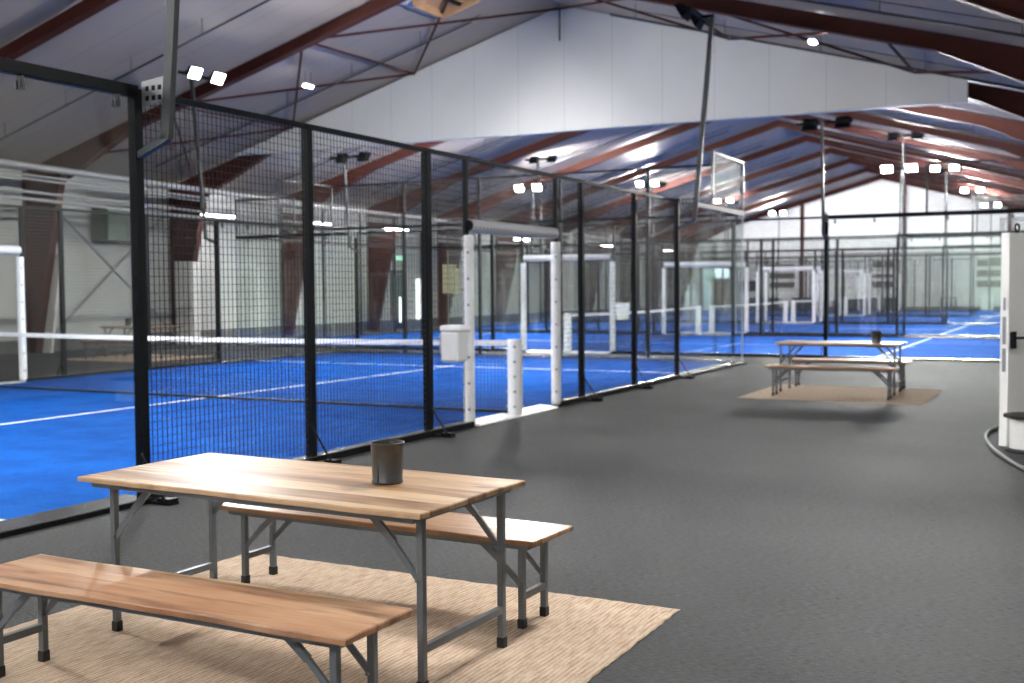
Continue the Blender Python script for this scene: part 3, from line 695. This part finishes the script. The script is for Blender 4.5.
# white bins hung on the court fences
BIN_AT = [((.0, 4.30, .76), -PI/2, 'white lidded plastic bin hung by the opening of the nearest court'),
          ((-3.35, 18.15, .78), PI, 'white lidded plastic bin hung by the opening of the second court')]
for l, r, lb in BIN_AT: put(BIN, l, r, lb, 'bins on the court fences')

# ------------------------------------------------------------------ rugs, tables, benches, buckets
def rug(name, cx, cy, w, d, rz, label):
    bm = bmesh.new(); nx, ny = 60, 50
    g = [[bm.verts.new((w*(i/nx-.5), d*(j/ny-.5), .010+.0015*math.sin(i*1.3+j*.7))) for j in range(ny+1)] for i in range(nx+1)]
    for i in range(nx+1):
        for j in (0, ny): g[i][j].co.y += random.uniform(-.006, .006); g[i][j].co.z = .004
    for j in range(ny+1):
        for i in (0, nx): g[i][j].co.x += random.uniform(-.005, .005); g[i][j].co.z = .004
    for i in range(nx):
        for j in range(ny): bm.faces.new((g[i][j], g[i+1][j], g[i+1][j+1], g[i][j+1]))
    r = bmesh.ops.extrude_face_region(bm, geom=bm.faces[:])
    for v in r['geom']:
        if isinstance(v, bmesh.types.BMVert): v.co.z = .0005
    bmesh.ops.recalc_face_normals(bm, faces=bm.faces)
    me = bpy.data.meshes.new(name); bm.to_mesh(me); bm.free(); me.materials.append(M['jute'])
    o = link(name, me); o.location = (cx, cy, 0); o.rotation_euler = (0, 0, rz); return tag(o, label, 'rug', 'jute rugs under the table sets')
rug('jute_rug', 3.08, -2.16, 2.66, 2.46, -.008, 'large natural jute rug under the near wooden table set')
rug('jute_rug', 3.05, 10.32, 2.44, 2.34, .0, 'natural jute rug under the far table set on the walkway')
rug('jute_rug', -13.2, 12.85, 2.6, 2.3, .0, 'natural jute rug under the table set by the left wall')

def top_mesh(name, w, d, th, mat, seed):
    """plank top with slightly uneven live edges"""
    rnd = random.Random(seed); nx, ny = 48, 10
    bm = bmesh.new()
    ph = [rnd.uniform(0, 6) for _ in range(6)]
    def wob(x, k): return .0045*math.sin(x*4.1+ph[k])+.003*math.sin(x*11+ph[k+1])
    def grid(z, inset):
        g = []
        for i in range(nx+1):
            row = []
            for j in range(ny+1):
                u = i/nx-.5; v = j/ny-.5
                x = u*(w-2*inset); y = v*(d-2*inset)
                y += wob(u*w, 0)*(2*v if v > 0 else 0) + wob(u*w, 2)*(-2*v if v < 0 else 0)
                x += .004*math.sin(v*d*9+ph[4])*abs(2*u)**6
                row.append(bm.verts.new((x, y, z)))
            g.append(row)
        return g
    T = grid(th, .004); Bm = grid(0, .002)
    E1 = grid(th-.005, 0)
    for i in range(nx):
        for j in range(ny):
            bm.faces.new((T[i][j], T[i+1][j], T[i+1][j+1], T[i][j+1])); bm.faces.new((Bm[i][j], Bm[i][j+1], Bm[i+1][j+1], Bm[i+1][j]))
    def strip(a, c):
        for i in range(len(a)-1): bm.faces.new((a[i], a[i+1], c[i+1], c[i]))
    def border(g): return [g[i][0] for i in range(nx+1)]+[g[nx][j] for j in range(1, ny+1)]+[g[i][ny] for i in range(nx-1, -1, -1)]+[g[0][j] for j in range(ny-1, -1, -1)]
    bt, be, bb = border(T), border(E1), border(Bm)
    strip(bt, be); strip(be, bb)
    bmesh.ops.delete(bm, geom=[v for v in bm.verts if not v.link_faces], context='VERTS')
    bmesh.ops.recalc_face_normals(bm, faces=bm.faces)
    me = bpy.data.meshes.new(name); bm.to_mesh(me); bm.free(); me.materials.append(mat); return me
def make_seating(kind):
    """folding beer-garden table or bench: plank top, steel angle rails, four legs with rubber feet, cross bars, diagonal braces"""
    if kind == 'table': w, d, h, lx, ly, zb, th, bz, bx = 1.812, .805, .72, .83, .30, .15, .022, .27, .25; nm, lt = 'wooden_table', 'tabletop'
    else: w, d, h, lx, ly, zb, th, bz, bx = 1.87, .39, .422, .825, .108, .13, .024, .20, .22; nm, lt = 'wooden_bench', 'seat'
    t = thing(nm, 'x', 'table' if kind == 'table' else 'bench')
    o = link(lt, top_mesh(lt, w, d, th, M['wood_table' if kind == 'table' else 'wood_bench' if kind == 'bench' else 'wood_bench_far'], 3 if kind == 'table' else 8), t); o.location = (0, 0, h-th)
    z = h-th
    f = MB(); e = d/2-.035
    for y in (-e, e): f.box(-w/2+.05, w/2-.05, y-.003, y+.003, z-.026, z-.002); f.box(-w/2+.05, w/2-.05, y-.016, y+.016, z-.005, z-.001)
    for x in (-w/2+.055, w/2-.055): f.box(x-.003, x+.003, -e, e, z-.026, z-.002)
    f.obj('under_frame', M['grey_steel'], t)
    s = .0145 if kind == 'table' else .0145
    lty = .305; oy = .045 if kind == 'table' else 0; ox = -.014 if kind == 'table' else 0
    for sx in (-1, 1):
        for sy in (-1, 1):
            x, y = sx*lx+ox, sy*(lty if kind == 'table' else ly)+oy
            l = MB().box(x-s, x+s, y-s, y+s, .04, z-.006).obj('leg', M['grey_steel'], t, .003)
            MB().box(x-s-.003, x+s+.003, y-s-.003, y+s+.003, .0, .045).obj('rubber_foot', M['rubber'], l, .003)
            bb = MB(); xi = x-sx*(s+.0); yb = y+sy*.001
            bb.bar((x-sx*.008, yb, z-bz), (x-sx*bx*.55, yb, z-bz*.45), .024, .012, up=(0, 1, 0)); bb.bar((x-sx*bx*.5, yb, z-bz*.5), (x-sx*bx, yb, z-.012), .03, .017, up=(0, 1, 0))
            bb.tube([(x-sx*.01, y-.022, z-bz+.004), (x-sx*.01, y+.022, z-bz+.004)], .007, 8)
            bb.obj('brace', M['grey_steel'], t)
        yy = (lty if kind == 'table' else ly)
        MB().box(sx*lx+ox-.013, sx*lx+ox+.013, -yy+s+oy, yy-s+oy, zb, zb+.03).obj('cross_bar', M['grey_steel'], t)
    return t
TABLE, BENCH, BENCHF = make_seating('table'), make_seating('bench'), make_seating('bench_far')
RT = .0102
R_ = math.radians
put(TABLE, (3.095, -2.15, RT), R_(-2.0), 'near wooden plank table on grey steel legs holding a bucket', 'wooden tables')
put(BENCH, (3.112, -2.930, RT), R_(-.1), 'reddish wooden bench in the foreground before the near table', 'wooden benches')
put(BENCHF, (3.06, -1.415, RT), R_(-1.9), 'worn wooden bench behind the near table', 'wooden benches')
o1 = put(TABLE, (2.98, 10.47, RT), R_(.6), 'wooden table with a bucket farther down the walkway', 'wooden tables')
o2 = put(BENCHF, (3.01, 9.65, RT), R_(.3), 'wooden bench on the viewer side of the table down the walkway', 'wooden benches')
o3 = put(BENCH, (2.96, 11.25, RT), R_(.8), 'wooden bench behind the table farther down the walkway', 'wooden benches')
for o in (o1, o2, o3): o.scale = (.95 if o is o1 else .935, .95, 1)
put(TABLE, (-13.1, 12.9, RT), R_(2), 'wooden table beyond the nearest court, by the left wall', 'wooden tables')
put(BENCHF, (-13.1, 12.15, RT), R_(1), 'wooden bench before the table by the left wall', 'wooden benches')
put(BENCH, (-13.1, 13.62, RT), R_(0), 'wooden bench behind the table by the left wall', 'wooden benches')
def make_bucket():
    t = thing('metal_bucket', 'x', 'bucket')
    r, h = .069, .172
    MB().lathe([(.001, 0), (r-.004, 0), (r-.002, .004), (r-.002, .010), (r-.005, .014), (r-.003, h*.5), (r, h-.012), (r+.004, h-.008), (r+.006, h-.002), (r+.003, h+.002), (r-.001, h-.002)], 40).obj('body', M['bucket'], t)
    MB().lathe([(r-.001, h-.002), (r-.004, h-.02), (r-.008, .012), (.001, .010)], 40).obj('lining', M['bucket_in'], t)
    b = MB(); b.box(r-.006, r-.001, -.004, .004, .012, h-.012); b.obj('seam', M['bucket'], t)
    return t
BUCK = make_bucket()
put(BUCK, (3.511, -2.075, RT+.7202), R_(-95), 'worn dark metal bucket standing on the near wooden table', 'table buckets')
put(BUCK, (3.50, 10.30, RT+.7202), 0, 'dark metal bucket on the table farther down the walkway', 'table buckets')
put(BUCK, (-13.45, 12.85, RT+.7202), 0, 'dark metal bucket on the table by the left wall', 'table buckets')

# ------------------------------------------------------------------ white door, drum and cable at the right
A = math.radians(64)                                    # leaf runs back and to the right from its free edge
t = thing('door_2', 'thick white door standing open at the right with black push bar', 'door', (5.475, 5.50, 0), A); t['kind'] = 'structure'
TH = .085                                                # local x along the leaf, local y to the left (back) side
MB().box(0, .95, 0, TH, .012, 2.03).obj('door_leaf', M['doorw'], t, .008)
b = MB(); b.box(-.003, .001, .025, .06, .98, 1.24); b.box(-.003, .001, .025, .06, .72, .94); b.obj('lock_plate', M['galv'], t)
MB().box(-.004, .001, .030, .055, 1.30, 1.42).obj('latch', M['button'], t)
b = MB(); b.box(.02, .085, -.035, 0, .94, 1.10); b.obj('bar_bracket', M['black'], t, .004)
MB().tube([(.06, -.03, 1.04), (.06, -.075, 1.04), (.9, -.075, 1.04), (.9, 0, 1.04)], .013, 10).obj('push_bar', M['black'], t)
b = MB(); b.tube([(.2+.035*math.cos(k*PI/8), .04, 2.085+.035*math.sin(k*PI/8)) for k in range(17)], .010, 7, caps=False); b.bar((.2, .04, 2.02), (.2, .04, 2.05), .02, .03); b.obj('lifting_ring', M['black'], t)
b = MB(); b.box(5.85, XR, 6.36, 6.5, 0, 2.25); struct('wall_partition', b, M['casing'], 'pale partition wall beside the open white door', cat='wall')
t = thing('storage_drum', 'white ribbed drum with wide black rim in front of the white door', 'drum', (5.675, 5.34, 0))
prof = [(.001, .03)]
for k in range(13):
    z = .03+k*.0215; prof += [(.17, z), (.178, z+.008), (.17, z+.018)]
MB().lathe(prof+[(.17, .315), (.001, .315)], 36).obj('body', M['drum'], t)
MB().lathe([(.001, 0), (.205, 0), (.21, .012), (.205, .028), (.165, .03), (.001, .03)], 36).obj('base', M['rubber'], t)
b = MB(); n = 40
b.lathe([(.001, .312), (.208, .312), (.218, .322), (.214, .338), (.19, .345), (.001, .343)], n)
for k in range(24):
    a = 2*PI*k/24; b.box(.212*math.cos(a)-.014, .212*math.cos(a)+.014, .212*math.sin(a)-.014, .212*math.sin(a)+.014, .314, .344)
b.obj('rim', M['rubber'], t, .004)
def spline(pts, n=10):
    out = []; P = [Vector(p) for p in pts]; P = [P[0]*2-P[1]]+P+[P[-1]*2-P[-2]]
    for i in range(1, len(P)-2):
        for k in range(n):
            u = k/n; a, c, d, e = P[i-1], P[i], P[i+1], P[i+2]
            out.append(.5*((2*c)+(d-a)*u+(2*a-5*c+4*d-e)*u*u+(3*c-a-3*d+e)*u**3))
    out.append(P[-2]); return out
tag(MB().tube(spline([(6.1, 3.2, .02), (5.69, 4.13, .02), (5.51, 4.70, .02), (5.36, 5.30, .02), (5.245, 6.1, .02), (5.26, 6.75, .02), (5.42, 7.2, .02), (5.8, 7.4, .02)]), .019, 9).obj('cable', M['cable']),
    'grey cable curving over the carpet in front of the white door', 'cable')

# ------------------------------------------------------------------ far wall furniture and windows
def far_windows(x, z, cols, rows, w, h, gx, gz, label, mat='winbrown'):
    t = thing('window_bank', label, 'window', (x, YF-.03, z))
    f = MB(); tw, thh = cols*w+(cols+1)*gx, rows*h+(rows+1)*gz
    for r in range(rows+1): f.box(0, tw, -.03, .03, r*(h+gz), r*(h+gz)+gz)
    for c in range(cols+1):
        for r in range(rows): f.box(c*(w+gx), c*(w+gx)+gx, -.03, .03, r*(h+gz)+gz, (r+1)*(h+gz))
    f.obj('window_frame', M['casing'], t)
    for r in range(rows):
        for c in range(cols): MB().box(gx+c*(w+gx), (c+1)*(w+gx), -.01, .02, gz+r*(h+gz), (r+1)*(h+gz)).obj('pane', M[mat], t)
far_windows(-5.55, 1.15, 2, 3, .62, .38, .1, .22, 'dark three-row window bank on the far wall, middle of the three')
far_windows(.3, 1.15, 2, 3, .62, .38, .1, .22, 'dark six-pane window bank on the far wall, rightmost')
far_windows(-11.7, 1.2, 1, 3, 1.55, .36, .08, .2, 'brown three-row window bank on the far wall, leftmost')
for x in (-9.6, -3.6, 2.1):
    b = MB(); b.box(x-.1, x+.1, YF-.28, YF-.06, 0, roofz(x)-.05); struct('column', b, M['red'], 'slim red column standing against the far wall, %s' % {-9.6: 'left', -3.6: 'middle', 2.1: 'right'}[x], cat='column')
tag(MB().tube([(-8, YF-.5, 3.36), (XR, YF-.5, 3.36)], .12, 12).obj('wall_duct', M['pipe']), 'pale duct running along the far wall', 'duct')
t = thing('television', 'black flat screen on the far wall near the brown door', 'television', (-13.0, YF-.02, 1.2))
MB().box(-.55, .55, -.06, -.02, 0, .66).obj('screen', M['tv'], t); MB().box(-.2, .2, -.02, .02, .2, .45).obj('wall_mount', M['black'], t)
def sofa(x, y, w, label):
    t = thing('lounge_sofa', label, 'sofa', (x, y, 0), 0, 'sofas by the far wall')
    MB().box(-w/2, w/2, -.38, .38, .12, .42).obj('seat', M['sofa'], t, .03)
    MB().box(-w/2, w/2, .2, .38, .42, .82).obj('backrest', M['sofa'], t, .03)
    for s in (-1, 1):
        MB().box(s*w/2-(.12 if s > 0 else 0), s*w/2+(.12 if s < 0 else 0), -.38, .2, .42, .62).obj('armrest', M['sofa'], t, .02)
        for q in (-.3, .3): MB().box(s*(w/2-.08)-.025, s*(w/2-.08)+.025, q-.025, q+.025, 0, .12).obj('leg', M['black'], t)
for x, w, lb in ((-11.9, 1.9, 'dark sofa against the far wall, leftmost of the sofas'), (-9.3, 1.7, 'dark sofa against the far wall, second from the left'), (-6.6, 1.9, 'dark sofa against the far wall, left of the middle windows'), (-4.6, 1.6, 'dark sofa against the far wall below the middle windows')):
    sofa(x, 63.38, w, lb)
t = thing('low_bench', 'small dark open bench frame against the far wall', 'bench', (-1.07, 63.5, 0))
for x in (-.4, .4): MB().box(x-.03, x+.03, -.15, .15, 0, .76).obj('leg', M['sofa'], t)
MB().box(-.43, .43, -.18, .18, .76, .82).obj('top', M['sofa'], t)
t = thing('white_cabinet', 'small white cabinet against the far wall under the rightmost windows', 'cabinet', (1.0, 63.62, 0))
MB().box(-.3, .3, -.25, .3, .05, .9).obj('body', M['doorw'], t, .01)
for x in (-.15, .15): 
    d = MB().box(x-.14, x+.14, -.27, -.25, .08, .87).obj('door', M['white'], t); MB().box(x-.01, x+.01, -.29, -.27, .45, .55).obj('handle', M['galv'], d)
MB().box(-.28, .28, -.22, .28, 0, .05).obj('plinth', M['black'], t)

# ------------------------------------------------------------------ camera, world, exposure
cam = bpy.data.cameras.new('camera'); co = bpy.data.objects.new('camera', cam); COL.objects.link(co)
yaw, pitch, roll, f = .4744, -.0482, -.0072, 1121.76
co.location = (6.1361, -6.0241, 1.5507)
cy, sy, cp, sp = math.cos(yaw), math.sin(yaw), math.cos(pitch), math.sin(pitch)
fw = Vector((-sy*cp, cy*cp, sp)); r = Vector((cy, sy, 0)); u = r.cross(fw); c, s = math.cos(roll), math.sin(roll)
r2 = r*c+u*s; u2 = -r*s+u*c
m = Matrix((r2, u2, -fw)).transposed().to_4x4(); m.translation = co.location; co.matrix_world = m
cam.sensor_width = 36; cam.lens = f/1024*36; cam.clip_end = 300
cam.dof.use_dof = True; cam.dof.focus_distance = 4.7; cam.dof.aperture_fstop = 2.8
SC.camera = co
w = bpy.data.worlds.new('sky'); SC.world = w; w.use_nodes = True
nt = w.node_tree; bg = nt.nodes['Background']
sk = nt.nodes.new('ShaderNodeTexSky'); sk.sky_type = 'HOSEK_WILKIE'; sk.turbidity = 6; sk.sun_direction = (.3, -.5, .7)
nt.links.new(sk.outputs[0], bg.inputs[0]); bg.inputs[1].default_value = 16
SC.view_settings.view_transform = 'Standard'; SC.view_settings.look = 'None'; SC.view_settings.gamma = 1; SC.view_settings.use_curve_mapping = False
SC.view_settings.exposure = 0.9
SC.cycles.use_denoising = True
SC.cycles.transparent_max_bounces = 64; SC.cycles.max_bounces = 8; SC.cycles.diffuse_bounces = 4; SC.cycles.glossy_bounces = 4
SC.cycles.sample_clamp_indirect = 8
SC.cycles.caustics_reflective = False; SC.cycles.caustics_refractive = False
